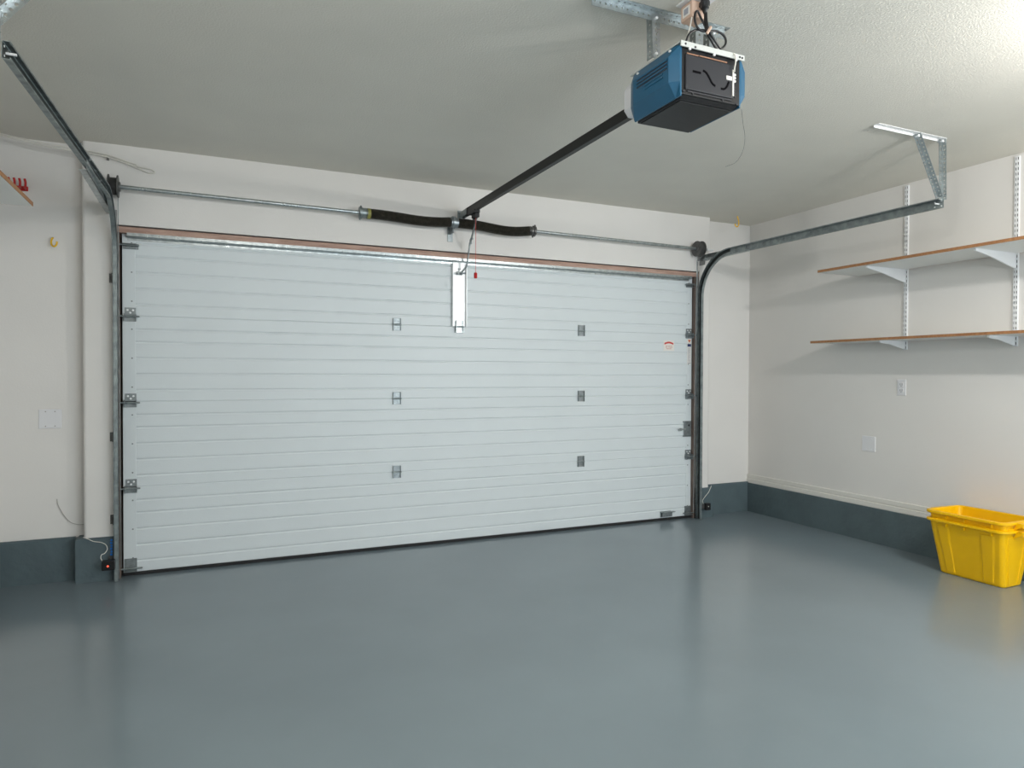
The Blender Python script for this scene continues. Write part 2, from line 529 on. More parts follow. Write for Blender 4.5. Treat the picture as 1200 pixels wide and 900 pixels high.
# middle hinge in front of the plate foot
b = B()
for za, zb in ((1.604, 1.646), (1.556, 1.594)):
    b.box(2.178, 2.230, -0.013, -0.010, za, zb)
    for xs in (2.175, 2.229): b.box(xs, xs+0.003, -0.028, 0.0, za, zb)
for xs in (-0.012, 0.012):
    for zz in (1.625, 1.573): bolt(b, (2.203+xs, -0.013, zz), (0, -1, 0), 0.005, 0.005)
h = b.build('hinge', M_galv, door)
b = B(); b.cyl((2.168, -0.020, 1.600), (2.237, -0.020, 1.600), 0.006, 12); b.build('hinge_pin', M_galvd, h, smooth=True)
# side lock
b = B()
b.box(4.296, 4.374, -0.010, -0.002, 0.706, 0.832, 0.002)
b.box(4.290, 4.380, -0.006, -0.002, 0.700, 0.712); b.box(4.290, 4.380, -0.006, -0.002, 0.826, 0.838)
for xx, zz in ((4.31, 0.72), (4.36, 0.72), (4.31, 0.818), (4.36, 0.818)): bolt(b, (xx, -0.010, zz), (0, -1, 0), 0.005, 0.004)
lk = b.build('side_lock', M_steel, door)
b = B(); b.box(4.246, 4.30, -0.026, -0.018, 0.760, 0.775, 0.003); b.tube([(4.247, -0.022, 0.767), (4.247, -0.034, 0.767)], 0.013, 12); b.box(4.296, 4.306, -0.024, -0.008, 0.758, 0.777)
b.build('lock_lever', M_galv, lk)
b = B(); b.cyl((4.350, -0.0108, 0.800), (4.350, -0.009, 0.800), 0.009, 12); b.build('lock_slot', M_slot, lk)
# lift handle at the foot of the door
b = B()
b.box(4.055, 4.165, -0.006, -0.001, 0.010, 0.060, 0.002); b.box(4.05, 4.195, -0.034, -0.004, 0.050, 0.056, 0.002); b.box(4.06, 4.16, -0.034, -0.029, 0.018, 0.052, 0.002)
b.build('lift_handle', M_steel, door)
# warning sticker: red arched banner and two lines of small print
b = B(); b.box(4.078, 4.192, -0.0015, -0.0005, 1.452, 1.542)
st = b.build('warning_sticker', M_paper, door); st['label'] = 'small white sticker with a red arched banner and red print'
b = B()
outer, inner = [], []
for k in range(13):
    t = k/12; x = 4.088 + 0.094*t; z = 1.512 + 0.012*math.sin(PI*t)
    outer.append((x, z+0.008)); inner.append((x, z-0.007))
b.prism([(x, -0.0025, z) for x, z in outer + inner[::-1]], (0, 0.001, 0))
b.build('banner_print', M_ink_r, st)
b = B()
for z_, seg in ((1.494, ((4.102, 4.122), (4.127, 4.150), (4.155, 4.170))), (1.482, ((4.100, 4.120), (4.130, 4.136), (4.140, 4.172))), (1.470, ((4.110, 4.135), (4.14, 4.16)))):
    for xa, xb in seg: b.box(xa, xb, -0.0024, -0.0014, z_-0.003, z_+0.003)
b.build('small_print', M_ink_p, st)
# tall instruction label on the right stile
b = B(); b.box(4.334, 4.374, -0.0028, -0.0018, 1.335, 1.560)
lb = b.build('instruction_label', M_paper, door); lb['label'] = 'tall narrow instruction label with a navy band and an orange triangle'
b = B(); b.box(4.335, 4.373, -0.0036, -0.0026, 1.493, 1.516); b.build('navy_band', M_ink_b, lb)
b = B(); b.prism([(4.337, -0.0036, 1.553), (4.371, -0.0036, 1.553), (4.354, -0.0036, 1.527)], (0, 0.001, 0)); b.build('warning_triangle', M_ink_o, lb)
b = B()
for k in range(14):
    z_ = 1.48 - k*0.0088
    b.box(4.340, 4.340+random.uniform(0.018, 0.029), -0.0036, -0.0026, z_-0.0018, z_+0.0018)
b.box(4.338, 4.370, -0.0036, -0.0026, 1.345, 1.352)
b.build('small_print', M_ink_g, lb)

# ---------------------------------------------------------------- door tracks
TY = -0.090; TC = (-0.442, 1.910); TR = 0.352
def track(name, x_v, x_e, sgn, label, dark_span, dark_len, az):
    """C-channel: sgn = +1 opens towards +x (left track), -1 opens towards -x (right track)"""
    path = [(TY, FL+0.004, x_v), (TY, 0.6, x_v), (TY, 1.3, x_v), (TY, TC[1], x_v)]
    for k in range(1, 17):
        a = k/16*PI/2
        path.append((TC[0] + TR*math.cos(a), TC[1] + TR*math.sin(a), x_v))
    for y in (-0.9, -1.4, -1.9, -2.205):
        path.append((y, TC[1]+TR, x_v + (x_e-x_v)*(-y-0.442)/1.76))
    t = thing(name, (x_v, TY, FL), label, 'door track', 'door tracks')
    hw = 0.029; d = 0.024; th = 0.0022; lip = 0.007
    # profile in (n, s): n = normal to the path in the y-z plane, s = sideways (x * sgn), back web at s = 0
    prof = [(-hw, d), (-hw, 0.004), (-hw+0.004, 0.0), (hw-0.004, 0.0), (hw, 0.004), (hw, d), (hw-lip, d), (hw-lip, d-th),
            (hw-th, d-th), (hw-th, 0.005), (hw-0.005, th), (-hw+0.005, th), (-hw+th, 0.005), (-hw+th, d-th), (-hw+lip, d-th), (-hw+lip, d)]
    rings = []
    for i, (y, z, x) in enumerate(path):
        a = path[max(i-1, 0)]; c = path[min(i+1, len(path)-1)]
        ty, tz = c[0]-a[0], c[1]-a[1]; L = math.hypot(ty, tz); ty /= L; tz /= L
        ny, nz = tz, -ty
        rings.append([(x + sgn*(s - 0.012), y + ny*n, z + nz*n) for n, s in prof])
    b = B(); b.ring_sweep(rings)
    b.build('rail', M_galvd, t)
    # bolts along the web
    b = B()
    for y in (-0.62, -0.80, -1.0, -1.25): b.tube([(x_v + sgn*(-0.010), y, TC[1]+TR+0.006), (x_v + sgn*(-0.005), y, TC[1]+TR+0.006)], 0.007, 8)
    b.islands('rivet', M_steel, t)
    # stiffening angle outside the horizontal run, bolted to the wall bracket
    b = B()
    xo = x_v - sgn*0.016
    ya = -1.02 if sgn > 0 else -0.62
    b.box(min(xo, xo-sgn*0.003), max(xo, xo-sgn*0.003), ya, YW-0.004, az, az+0.05)
    b.box(min(xo, xo-sgn*0.034), max(xo, xo-sgn*0.034), ya, YW-0.004, az, az+0.003)
    b.build('support_angle', M_galv, t)
    # flag bracket on the wall, above the bend
    b = B()
    xf = x_v + (0.0 if sgn > 0 else sgn*0.006)
    b.box(xf-0.008, xf+0.008, YW-0.004, YW-0.0005, 2.02, 2.236)
    b.box(min(xo, xo-sgn*0.003), max(xo, xo-sgn*0.003), -0.125, YW-0.001, 2.20, 2.236)
    b.build('flag_bracket', M_dullgrey, t)
    # dark strip on the web inside the channel
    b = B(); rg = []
    lo_, hi_ = dark_span
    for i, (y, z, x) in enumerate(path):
        if i >= dark_len: break
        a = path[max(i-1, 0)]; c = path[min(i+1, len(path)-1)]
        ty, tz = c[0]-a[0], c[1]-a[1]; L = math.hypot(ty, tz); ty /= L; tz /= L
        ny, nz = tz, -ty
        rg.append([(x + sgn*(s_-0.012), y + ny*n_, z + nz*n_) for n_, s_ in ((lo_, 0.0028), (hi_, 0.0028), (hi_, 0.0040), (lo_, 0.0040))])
    b.ring_sweep(rg); b.build('dark_web', M_darkweb, t)
    # small jamb clips
    for zc in (1.82, 0.855, 0.35):
        b = B()
        b.box(min(xo, xo-sgn*0.020), max(xo, xo-sgn*0.020), YW-0.004, YW-0.0005, zc-0.028, zc+0.028)
        b.box(min(xo, xo-sgn*0.003), max(xo, xo-sgn*0.003), -0.095, YW-0.001, zc-0.028, zc+0.028)
        bolt(b, (xo-sgn*0.011, YW-0.004, zc+0.012), (0, -1, 0), 0.006, 0.010)
        bolt(b, (xo-sgn*0.011, YW-0.004, zc-0.014), (0, -1, 0), 0.006, 0.008)
        b.build('jamb_clip', M_drum, t)
    # end bolt
    b = B()
    b.tube([(x_e - sgn*0.02, -2.175, TC[1]+TR), (x_e + sgn*0.022, -2.175, TC[1]+TR)], 0.0045, 10)
    for dy, dz in ((0.022, 0.015), (0.022, -0.015), (-0.018, 0.015), (-0.018, -0.015)):
        b.tube([(x_e - sgn*0.010, -2.175+dy, TC[1]+TR+dz), (x_e - sgn*0.006, -2.175+dy, TC[1]+TR+dz)], 0.004, 8)
    b.build('end_bolt', M_bright, t)
    return t
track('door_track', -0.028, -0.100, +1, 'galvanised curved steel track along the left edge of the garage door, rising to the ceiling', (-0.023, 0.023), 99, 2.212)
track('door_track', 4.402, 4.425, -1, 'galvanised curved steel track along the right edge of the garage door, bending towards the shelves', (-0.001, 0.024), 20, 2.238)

# hangers holding the rear ends of the tracks
def track_hanger(xe, s, label, mstrut, zl=2.285, dl=0.018):
    """s = direction (in x) from the track end to the far end of the ceiling angle"""
    t = thing('track_hanger', (xe, -2.21, H), label, 'track hanger', 'track hangers')
    x0, x1 = xe - s*0.025, xe + s*0.552
    a, c = min(x0, x1), max(x0, x1)
    b = B()
    n = 18; cu = (c-a)/n
    b.perforated((a, -2.212, H-0.0015), (1,0,0), (0,1,0), (0,0,1), cu, 0.032, n, 0.004, 0.004, 0.0025)
    b.box(a, c, -2.1975, -2.195, H-0.014, H-0.001)
    b.build('ceiling_angle', M_white, t)
    def leg(p, q):
        p = Vector(p); q = Vector(q); d = q-p; L = d.length; u = d.normalized()
        v = u.cross(Vector((0,1,0))).normalized()
        n = max(4, int(L/0.0235)); cu = L/n
        b = B()
        b.perforated(p, u, v, (0,1,0), cu, 0.029, n, 0.0055, 0.0055, 0.0022)
        o1 = p + v*(0.0140*s) + Vector((0, -0.013, 0))
        b.perforated(o1, u, (0,1,0), v, cu, 0.025, n, 0.0045, 0.0055, 0.0022)
        return b.build('strut', mstrut, t)
    leg((xe + s*dl, -2.2035, zl), (xe + s*0.222, -2.2035, H-0.006))
    leg((xe - s*0.004, -2.2075, 2.275), (xe + s*0.004, -2.2075, H-0.006))
    for dx in (0.215, 0.004):
        b = B(); b.tube([(xe+s*dx, -2.224, H-0.018), (xe+s*dx, -2.216, H-0.018), (xe+s*dx, -2.2155, H-0.018), (xe+s*dx, -2.190, H-0.018)], [0.008, 0.008, 0.005, 0.005], 8)
        b.build('bolt', M_bright, t)
    return t
track_hanger(4.400, -1, 'white ceiling angle with two punched steel struts above the right shelves', M_galv)
track_hanger(-0.124, 1, 'punched galvanised struts holding the left track at the upper left edge of the photo', M_galv, 2.345, 0.0)

# ---------------------------------------------------------------- torsion bar assembly
def barz(x): return 2.360 - 0.030*(x/4.28)
BY = -0.130
tb = thing('torsion_bar', (2.12, BY, barz(2.12)), 'long steel torsion bar with dark springs above the garage door', 'torsion spring bar')
b = B(); b.tube([(-0.085, BY, barz(-0.085)), (4.43, BY, barz(4.43))], 0.0128, 16)
b.build('shaft', M_galv, tb, smooth=True)
def spring(x0, x1, sag, wave):
    n = 84; pts = []; rad = []
    N = n*4
    for k in range(N+1):
        t = k/N; x = x0 + (x1-x0)*t
        z = barz(x) - sag*math.sin(PI*t) + wave*math.sin(2*PI*t)
        pts.append((x, BY, z))
        rad.append(0.0335 + 0.0022*math.cos(2*PI*t*n))
    b = B(); b.tube(pts, rad, 20)
    return b.build('torsion_spring', M_spring, tb, smooth=True)
s1 = spring(1.475, 2.085, 0.009, 0.005)
s2 = spring(2.150, 2.735, 0.014, 0.008)
for x, sg in ((1.452, 1), (2.752, -1)):
    b = B()
    b.tube([(x-sg*0.022, BY, barz(x)), (x-sg*0.020, BY, barz(x)), (x-sg*0.004, BY, barz(x)), (x-sg*0.002, BY, barz(x)), (x+sg*0.034, BY, barz(x))], [0.030, 0.041, 0.041, 0.034, 0.0335], 24)
    for k in range(4):
        a = k*PI/2+0.5
        b.tube([(x-sg*0.012, BY+0.036*math.cos(a), barz(x)+0.036*math.sin(a)), (x-sg*0.012, BY+0.049*math.cos(a), barz(x)+0.049*math.sin(a))], 0.006, 8)
    b.build('winding_cone', M_galvd if x < 2 else M_drum, tb, smooth=True)
b = B(); b.tube([(1.487, BY, barz(1.487)-0.001), (1.508, BY, barz(1.5)-0.0015)], 0.0362, 20)
b.build('paint_mark', M_yelp, s1, smooth=True)
# centre bearing bracket
b = B()
pr = [(BY-0.045*math.cos(a), barz(2.118)+0.048*math.sin(a)) for a in [k*PI/8-PI/2 for k in range(9)]]
pr = pr + [(YW-0.003, barz(2.118)+0.045), (YW-0.003, barz(2.118)-0.075), (BY-0.01, barz(2.118)-0.075)]
b.prism([(2.108, y, z) for y, z in pr], (0.006, 0, 0))
b.box(2.095, 2.135, YW-0.006, YW-0.001, 2.22, 2.40)
b.tube([(2.092, BY, barz(2.1)), (2.145, BY, barz(2.1))], 0.038, 20)
b.tube([(2.104, BY, barz(2.1)), (2.122, BY, barz(2.1))], 0.046, 20)
b.build('centre_bracket', M_steel, tb, smooth=True)
# cable drums and their end plates
def drum(x, sg):
    z = barz(x)
    b = B()
    pts = []; rad = []
    prof = [(-0.030, 0.020), (-0.029, 0.068), (-0.024, 0.068), (-0.022, 0.055)]
    for k in range(8):
        prof += [(-0.021+k*0.0045, 0.052), (-0.0188+k*0.0045, 0.049)]
    prof += [(0.016, 0.056), (0.018, 0.066), (0.024, 0.066), (0.026, 0.030), (0.034, 0.028), (0.035, 0.016)]
    b.tube([(x + sg*a, BY, z) for a, _ in prof], [r for _, r in prof], 28)
    return b.build('cable_drum', M_drum, tb, smooth=True)
drum(-0.028, 1)
drum(4.345, -1)
for x in (-0.075, 4.398):
    b = B()
    pr = [(BY-0.03*math.cos(a), barz(x)+0.03*math.sin(a)) for a in [k*PI/6-PI/2 for k in range(7)]]
    pr = [(BY-0.03, barz(x)+0.01), (BY-0.02, barz(x)+0.03), (YW-0.002, barz(x)+0.05), (YW-0.002, barz(x)-0.09), (BY, barz(x)-0.05), (BY-0.028, barz(x)-0.02)]
    b.prism([(x-0.002, y, z) for y, z in pr], (0.004, 0, 0))
    sgx = -1 if x < 1 else 1
    b.box(min(x, x+sgx*0.04), max(x, x+sgx*0.04), YW-0.006, YW-0.001, barz(x)-0.09, barz(x)+0.05)
    b.tube([(x-0.010, BY, barz(x)), (x+0.010, BY, barz(x))], 0.026, 18)
    b.build('end_bearing_plate', M_dullgrey, tb)
b = B(); b.tube([(4.43, BY, barz(4.43)), (4.50, BY, barz(4.5))], 0.011, 14); b.build('shaft_end', M_bright, tb, smooth=True)
# lift cables
for x, xs, lab in ((-0.012, -0.008, 'thin steel lift cable hanging from the left drum beside the left track'),
                   (4.368, 4.374, 'thin steel lift cable hanging from the right drum beside the right track')):
    b = B(); b.tube([(x, BY+0.051, barz(x)-0.01), (xs, -0.052, 0.05)], 0.0022, 6)
    tag(b.build('lift_cable', M_galvd), lab, 'lift cable', 'lift cables')

# ---------------------------------------------------------------- opener
OX = 2.196
op = thing('garage_door_opener', (OX, -2.68, 2.262), 'blue and black garage door opener hanging from the ceiling with its black rail', 'garage door opener')
b = B()
x0, x1, y0, y1, z0, z1 = 2.056, 2.336, -2.80, -2.50, 2.262, 2.452
b.box(x0, x1, y0, y1, z0+0.012, z1, 0.004)
b.prism([(x0+0.004, y0+0.004, z0+0.013), (x1-0.004, y0+0.004, z0+0.013), (x1-0.014, y0+0.018, z0), (x0+0.012, y0+0.018, z0)], (0, 0.27, 0))
b.build('housing', M_black, op)
# base pan: slightly recessed lens under the unit
b = B(); b.box(x0+0.02, x1-0.02, y0+0.03, y1-0.02, z0-0.003, z0+0.002, 0.002); b.build('base_pan', M_black, op)
# blue side covers (bulged, chamfered, with vent louvres)
def cover(sg, xw):
    X = lambda d: xw + sg*d
    b = B()
    # sections along y: (y, bulge)
    secs = [(-2.800, 0.004), (-2.772 if sg < 0 else -2.788, 0.034), (-2.545, 0.034), (-2.510, 0.020)]
    rings = []
    for y, d in secs:
        rings.append([(X(-0.004), y, 2.452), (X(d*0.35), y, 2.452), (X(d), y, 2.412), (X(d), y, 2.318), (X(0.001), y, 2.266), (X(-0.004), y, 2.266)])
    b.ring_sweep(rings)
    c = b.build('side_cover', M_blue, op)
    b = B()
    for k in range(3):
        zz = 2.402 - k*0.013
        b.box(min(X(0.033), X(0.0365)), max(X(0.033), X(0.0365)), -2.765, -2.570, zz, zz+0.006)
    for k in range(2):
        zz = 2.360 - k*0.013
        b.box(min(X(0.033), X(0.0365)), max(X(0.033), X(0.0365)), -2.74, -2.62, zz, zz+0.004)
    b.islands('louvre', M_blue, c)
    b = B()
    for k in range(3):
        zz = 2.396 - k*0.013
        b.box(min(X(0.0335), X(0.0345)), max(X(0.0335), X(0.0345)), -2.765, -2.570, zz, zz+0.005)
    b.islands('vent_slot', M_slot, c)
    for yy in (-2.765, -2.56):
        b = B(); b.tube([(X(0.018), yy, 2.437), (X(0.026), yy, 2.437)], 0.005, 8); b.build('cover_screw', M_bright, c)
    return c
cover(-1, 2.056)
cover(1, 2.336)
# cream top plate with folded ears
b = B()
b.box(2.046, 2.344, -2.812, -2.49, 2.455, 2.460)
b.box(2.046, 2.344, -2.814, -2.809, 2.440, 2.460)
tp = b.build('top_plate', M_plateg, op)
b = B()
for x, z in ((2.066, 2.450), (2.110, 2.446), (2.332, 2.449), (2.320, 2.450)): b.cyl((x, -2.8155, z), (x, -2.8135, z), 0.004, 10)
b.islands('plate_hole', M_slot, tp)
b = B()
for x in (2.083, 2.196, 2.30): b.tube([(x, -2.814, 2.434), (x, -2.819, 2.434)], 0.005, 8)
b.islands('screw', M_bright, tp)
# rear panel with the curved grooves, copper line, terminals and label
b = B(); b.box(2.074, 2.300, -2.806, -2.799, 2.292, 2.420, 0.003)
rp = b.build('rear_panel', M_panel, op)
b = B()
b.box(2.105, 2.142, -2.8080, -2.8055, 2.357, 2.3645)
b.build('groove', M_groove, rp)
def groove(pts, wd):
    sp = spline(pts, 8); up = []; dn = []
    for i, q in enumerate(sp):
        a = sp[max(i-1, 0)]; c = sp[min(i+1, len(sp)-1)]
        tx, tz = c.x-a.x, c.z-a.z; L = math.hypot(tx, tz) or 1
        nx, nz = -tz/L, tx/L
        up.append((q.x+nx*wd, -2.8080, q.z+nz*wd)); dn.append((q.x-nx*wd, -2.8080, q.z-nz*wd))
    b.ring_sweep([[up[i], dn[i], (dn[i][0], -2.8055, dn[i][2]), (up[i][0], -2.8055, up[i][2])] for i in range(len(up))])
b = B()
groove([(2.153, 0, 2.372), (2.168, 0, 2.366), (2.182, 0, 2.350), (2.196, 0, 2.332), (2.210, 0, 2.325)], 0.0034)
b.build('groove', M_groove, rp); b = B()
groove([(2.238, 0, 2.320), (2.254, 0, 2.322), (2.266, 0, 2.333), (2.275, 0, 2.352)], 0.0036)
b.build('groove', M_groove, rp)
b = B()
b.box(2.078, 2.130, -2.808, -2.805, 2.419, 2.423); b.box(2.136, 2.265, -2.808, -2.805, 2.420, 2.424)
b.islands('copper_edge', M_copper, rp)
b = B(); b.box(2.262, 2.288, -2.809, -2.806, 2.358, 2.373); b.box(2.291, 2.297, -2.810, -2.806, 2.301, 2.400)
b.islands('label', M_paper, rp)
b = B()
for k in range(3): b.cyl((2.307, -2.804, 2.385-k*0.012), (2.307, -2.799, 2.385-k*0.012), 0.005, 10)
b.islands('terminal', M_paper, op)
b = B()
for k in range(4): b.cyl((2.309, -2.803, 2.338-k*0.011), (2.309, -2.799, 2.338-k*0.011), 0.004, 8)
for x, z in ((2.068, 2.284), (2.318, 2.276), (2.11, 2.281), (2.25, 2.281)): b.cyl((x, -2.804, z), (x, -2.799, z), 0.004, 8)
b.box(2.085, 2.292, -2.8035, -2.799, 2.284, 2.289)
b.islands('screw_hole', M_slot, op)
# milky lamp cover at the door side
b = B()
rings = []
for y, k in ((-2.498, 1.0), (-2.43, 1.0), (-2.418, 0.95)):
    cx, cz = OX, 2.378
    rings.append([(cx + sx*0.138*k, y, cz + sz*0.062*k) for sx, sz in ((-1,0.7),(-0.9,1),(0.9,1),(1,0.7),(1,-0.6),(0.85,-1),(-0.85,-1),(-1,-0.6))])
b.ring_sweep(rings); b.build('lamp_cover', M_cap, op)
# rail: inverted T section, with end pulley bracket and trolley
b = B()
RX = 2.204
pr = [(-0.011, 2.386), (0.011, 2.386), (0.011, 2.392), (0.0035, 2.395), (0.0035, 2.426), (0.010, 2.430), (0.010, 2.436), (-0.010, 2.436), (-0.010, 2.430), (-0.0035, 2.426), (-0.0035, 2.395), (-0.011, 2.392)]
pr = [(a*1.25, z) for a, z in pr]
b.prism([(RX+a, -0.17, z+0.010) for a, z in pr], (0, -2.26, -0.006))
b.box(RX-0.012, RX+0.012, -2.43, -0.17, 2.394, 2.436)
rl = b.build('rail', M_rail, op)
b = B()
b.box(RX-0.018, RX-0.014, -0.20, -0.06, 2.398, 2.440); b.box(RX+0.014, RX+0.018, -0.20, -0.06, 2.398, 2.440)
b.box(RX-0.03, RX+0.03, -0.056, -0.0505, 2.385, 2.455)
b.tube([(RX-0.012, -0.16, 2.415), (RX+0.012, -0.16, 2.415)], 0.019, 18)
b.build('header_bracket', M_galvd, rl)
b = B()
b.box(RX-0.020, RX+0.024, -0.37, -0.255, 2.378, 2.402, 0.003)
b.box(RX-0.006, RX+0.030, -0.345, -0.275, 2.352, 2.382, 0.004)
b.tube([(RX+0.005, -0.30, 2.352), (RX+0.005, -0.30, 2.338)], 0.010, 10)
tr = b.build('trolley', M_black, op)
# door arm
b = B()
def flat(a, c, wd=0.020, th=0.004): b.bar(a, c, th, wd, up=(0, 1, 0.3), bev=0.0)
A0 = Vector((2.232, -0.30, 2.372)); A1 = Vector((2.232, -0.165, 2.20)); A2 = Vector((2.236, -0.080, 2.045)); A3 = Vector((2.206, -0.042, 1.999))
b.bar(A0, A1, 0.006, 0.020, up=(0,1,0.3)); b.bar(A1+Vector((0.006,0.012,0.03)), A2, 0.006, 0.020, up=(0,1,0.3)); b.bar(A2, A3, 0.006, 0.02, up=(0,1,0.3))
for q in (A1, A1+Vector((0.001,-0.02,0.03))): b.tube([q-Vector((0.008,0,0)), q+Vector((0.012,0,0))], 0.007, 8)
b.build('door_arm', M_galv, op)
# red release cord hanging from the trolley
b = B(); b.tube([(2.222, -0.30, 2.352), (2.2225, -0.30, 2.15), (2.222, -0.30, 1.965)], 0.0016, 6); rc_ = b.build('release_cord', M_ink_r, op)
b = B(); b.tube([(2.222, -0.30, 1.926), (2.222, -0.30, 1.929), (2.222, -0.30, 1.962), (2.222, -0.30, 1.966)], [0.009, 0.012, 0.012, 0.009], 14); rh = b.build('release_handle', M_red, rc_, smooth=True); rh['label'] = 'small red pull handle'

# ceiling angle and struts carrying the opener
oh = thing('opener_hanger', (2.1, -2.63, H), 'punched steel ceiling angle and struts holding up the blue opener', 'opener hanger')
b = B()
n = 26; L = 0.62
b.perforated((1.765, -2.655, H-0.016), (1,0,0), (0,0,1), (0,1,0), L/n, 0.034, n, 0.0042, 0.0042, 0.0022)
b.perforated((1.765, -2.672, H-0.002), (1,0,0), (0,1,0), (0,0,1), L/n, 0.034, n, 0.0042, 0.0042, 0.0022)
b.build('ceiling_angle', M_galv, oh)
for (xa, xb) in ((2.048, 2.052), (2.256, 2.256), (2.326, 2.320)):
    b = B()
    p_, q_ = Vector((xb, -2.6575, 2.460)), Vector((xa, -2.6575, H-0.012))
    u = (q_-p_).normalized(); n = 8; cu = (q_-p_).length/n
    v = u.cross(Vector((0,1,0)))
    b.perforated(p_, u, v, (0,1,0), cu, 0.036, n, 0.005, 0.004, 0.0022)
    b.perforated(p_ + Vector((-0.017, 0.018, 0)), u, (0,1,0), v, cu, 0.036, n, 0.005, 0.004, 0.0022)
    b.build('strut', M_galv, oh)
b = B()
for xx in (2.048, 2.256, 2.326):
    bolt(b, (xx, -2.659, H-0.022), (0, -1, 0), 0.006, 0.006)
    bolt(b, (xx, -2.659, 2.475), (0, -1, 0), 0.006, 0.006)
b.islands('bolt', M_bright, oh)

# receptacle, adaptor box and power cord above the opener
rcp = thing('ceiling_receptacle', (2.13, -2.80, H), 'white outlet plate on the ceiling above the blue opener', 'outlet')
b = B(); b.box(2.085, 2.190, -2.93, -2.73, H-0.006, H-0.0005, 0.002); b.build('plate', M_white, rcp)
ad = thing('adaptor_box', (2.165, -2.765, 2.555), 'tan box adaptor with a white label plugged into the ceiling outlet', 'adaptor')
b = B(); b.box(2.105, 2.172, -2.80, -2.735, 2.566, H-0.007, 0.004); b.build('body', M_tan, ad)
b = B(); b.box(2.1035, 2.1055, -2.788, -2.748, 2.578, 2.614); lab = b.build('label', M_paper, ad)
b = B(); b.box(2.1025, 2.1037, -2.780, -2.756, 2.585, 2.607); b.build('print', M_ink_g, lab)
b = B()
mainp = [(2.1487, -2.82, 2.5797), (2.1498, -2.82, 2.5488), (2.1529, -2.822, 2.5121), (2.1802, -2.82, 2.4802), (2.2044, -2.81, 2.4680), (2.228, -2.80, 2.461)]
b.tube(spline(mainp, 8), 0.0046, 10)
lp = [(2.1487, -2.826, 2.5750), (2.1500, -2.828, 2.540), (2.156, -2.830, 2.512), (2.178, -2.828, 2.490), (2.206, -2.82, 2.474), (2.2304, -2.812, 2.4660), (2.2497, -2.812, 2.4819), (2.2536, -2.812, 2.5018), (2.2412, -2.812, 2.5183), (2.2147, -2.812, 2.5255), (2.1946, -2.812, 2.5235), (2.1662, -2.815, 2.5186),
      (2.1377, -2.812, 2.557), (2.1203, -2.815, 2.5765), (2.1063, -2.818, 2.5697), (2.103, -2.818, 2.5442), (2.113, -2.82, 2.5169), (2.1366, -2.82, 2.5078), (2.160, -2.824, 2.510)]
b.tube(spline(lp, 8), 0.0042, 10)
b.tube(spline([(2.1642, -2.815, 2.5152), (2.1209, -2.813, 2.5120), (2.0861, -2.812, 2.492), (2.0729, -2.806, 2.4600)], 8), 0.0042, 10)
pc = b.build('power_cord', M_blackw, op, smooth=True)
b = B()
b.tube([(2.1471, -2.82, 2.6225), (2.1472, -2.82, 2.592), (2.1475, -2.82, 2.588), (2.1488, -2.82, 2.5735)], [0.0155, 0.0155, 0.011, 0.006], 16)
b.box(2.132, 2.162, -2.833, -2.8035, 2.598, 2.618, 0.004)
b.build('plug', M_blackw, pc, smooth=True)
b = B()
b.tube([(2.1633, -2.834, 2.5206), (2.1516, -2.837, 2.5041), (2.1458, -2.834, 2.4936)], 0.0055, 8); b.build('twist_tie', M_tan, pc)
b = B(); b.tube(spline([(2.112, -2.79, 2.566), (2.098, -2.80, 2.530), (2.084, -2.805, 2.49), (2.078, -2.805, 2.461)], 6), 0.0026, 8)
tag(b.build('bell_wire', M_wire), 'short white wire running down into the left of the opener top', 'wire', 'opener wires')
b = B(); b.tube(spline([(2.282, -2.80, 2.466), (2.292, -2.818, 2.452), (2.296, -2.819, 2.43), (2.294, -2.816, 2.405), (2.295, -2.813, 2.39)], 6), 0.0028, 8)
tag(b.build('bell_wire', M_wire), 'white wire hanging down over the right of the opener rear panel', 'wire', 'opener wires')
b = B(); b.tube(spline([(2.344, -2.80, 2.262), (2.352, -2.80, 2.21), (2.362, -2.80, 2.16), (2.352, -2.80, 2.105), (2.318, -2.80, 2.058), (2.268, -2.80, 2.034)], 8), 0.0008, 6)
tag(b.build('antenna_wire', M_antenna), 'thin curved antenna wire dangling below the opener', 'wire', 'opener wires')

# ---------------------------------------------------------------- right wall shelving
def standard(y, zlo, label):
    t = thing('shelf_standard', (XR, y, zlo), label, 'shelf standard', 'slotted shelf standards')
    cu = 0.032; n = int((H-0.004-zlo)/cu)
    b = B()
    b.perforated((XR-0.0125, y, zlo), (0,0,1), (0,1,0), (1,0,0), cu, 0.026, n, 0.0085, 0.0026, 0.0018, hv_off=(0,0), rect=True)
    b.box(XR-0.0125, XR-0.0005, y-0.0135, y-0.0118, zlo, zlo+n*cu); b.box(XR-0.0125, XR-0.0005, y+0.0118, y+0.0135, zlo, zlo+n*cu)
    b.build('channel', M_white, t)
    b = B(); b.box(XR-0.0025, XR-0.0008, y-0.0115, y+0.0115, zlo, zlo+n*cu); b.build('interior_shade', M_slot, t)  # dark sheet added as the shade inside the channel
    return t
standard(-1.503, 1.432, 'white slotted standard on the right wall, nearer the garage door')
standard(-2.236, 1.432, 'white slotted standard on the right wall, at the right edge of the photo')
standard(-2.98, 1.432, 'white slotted standard on the right wall, beyond the right edge')
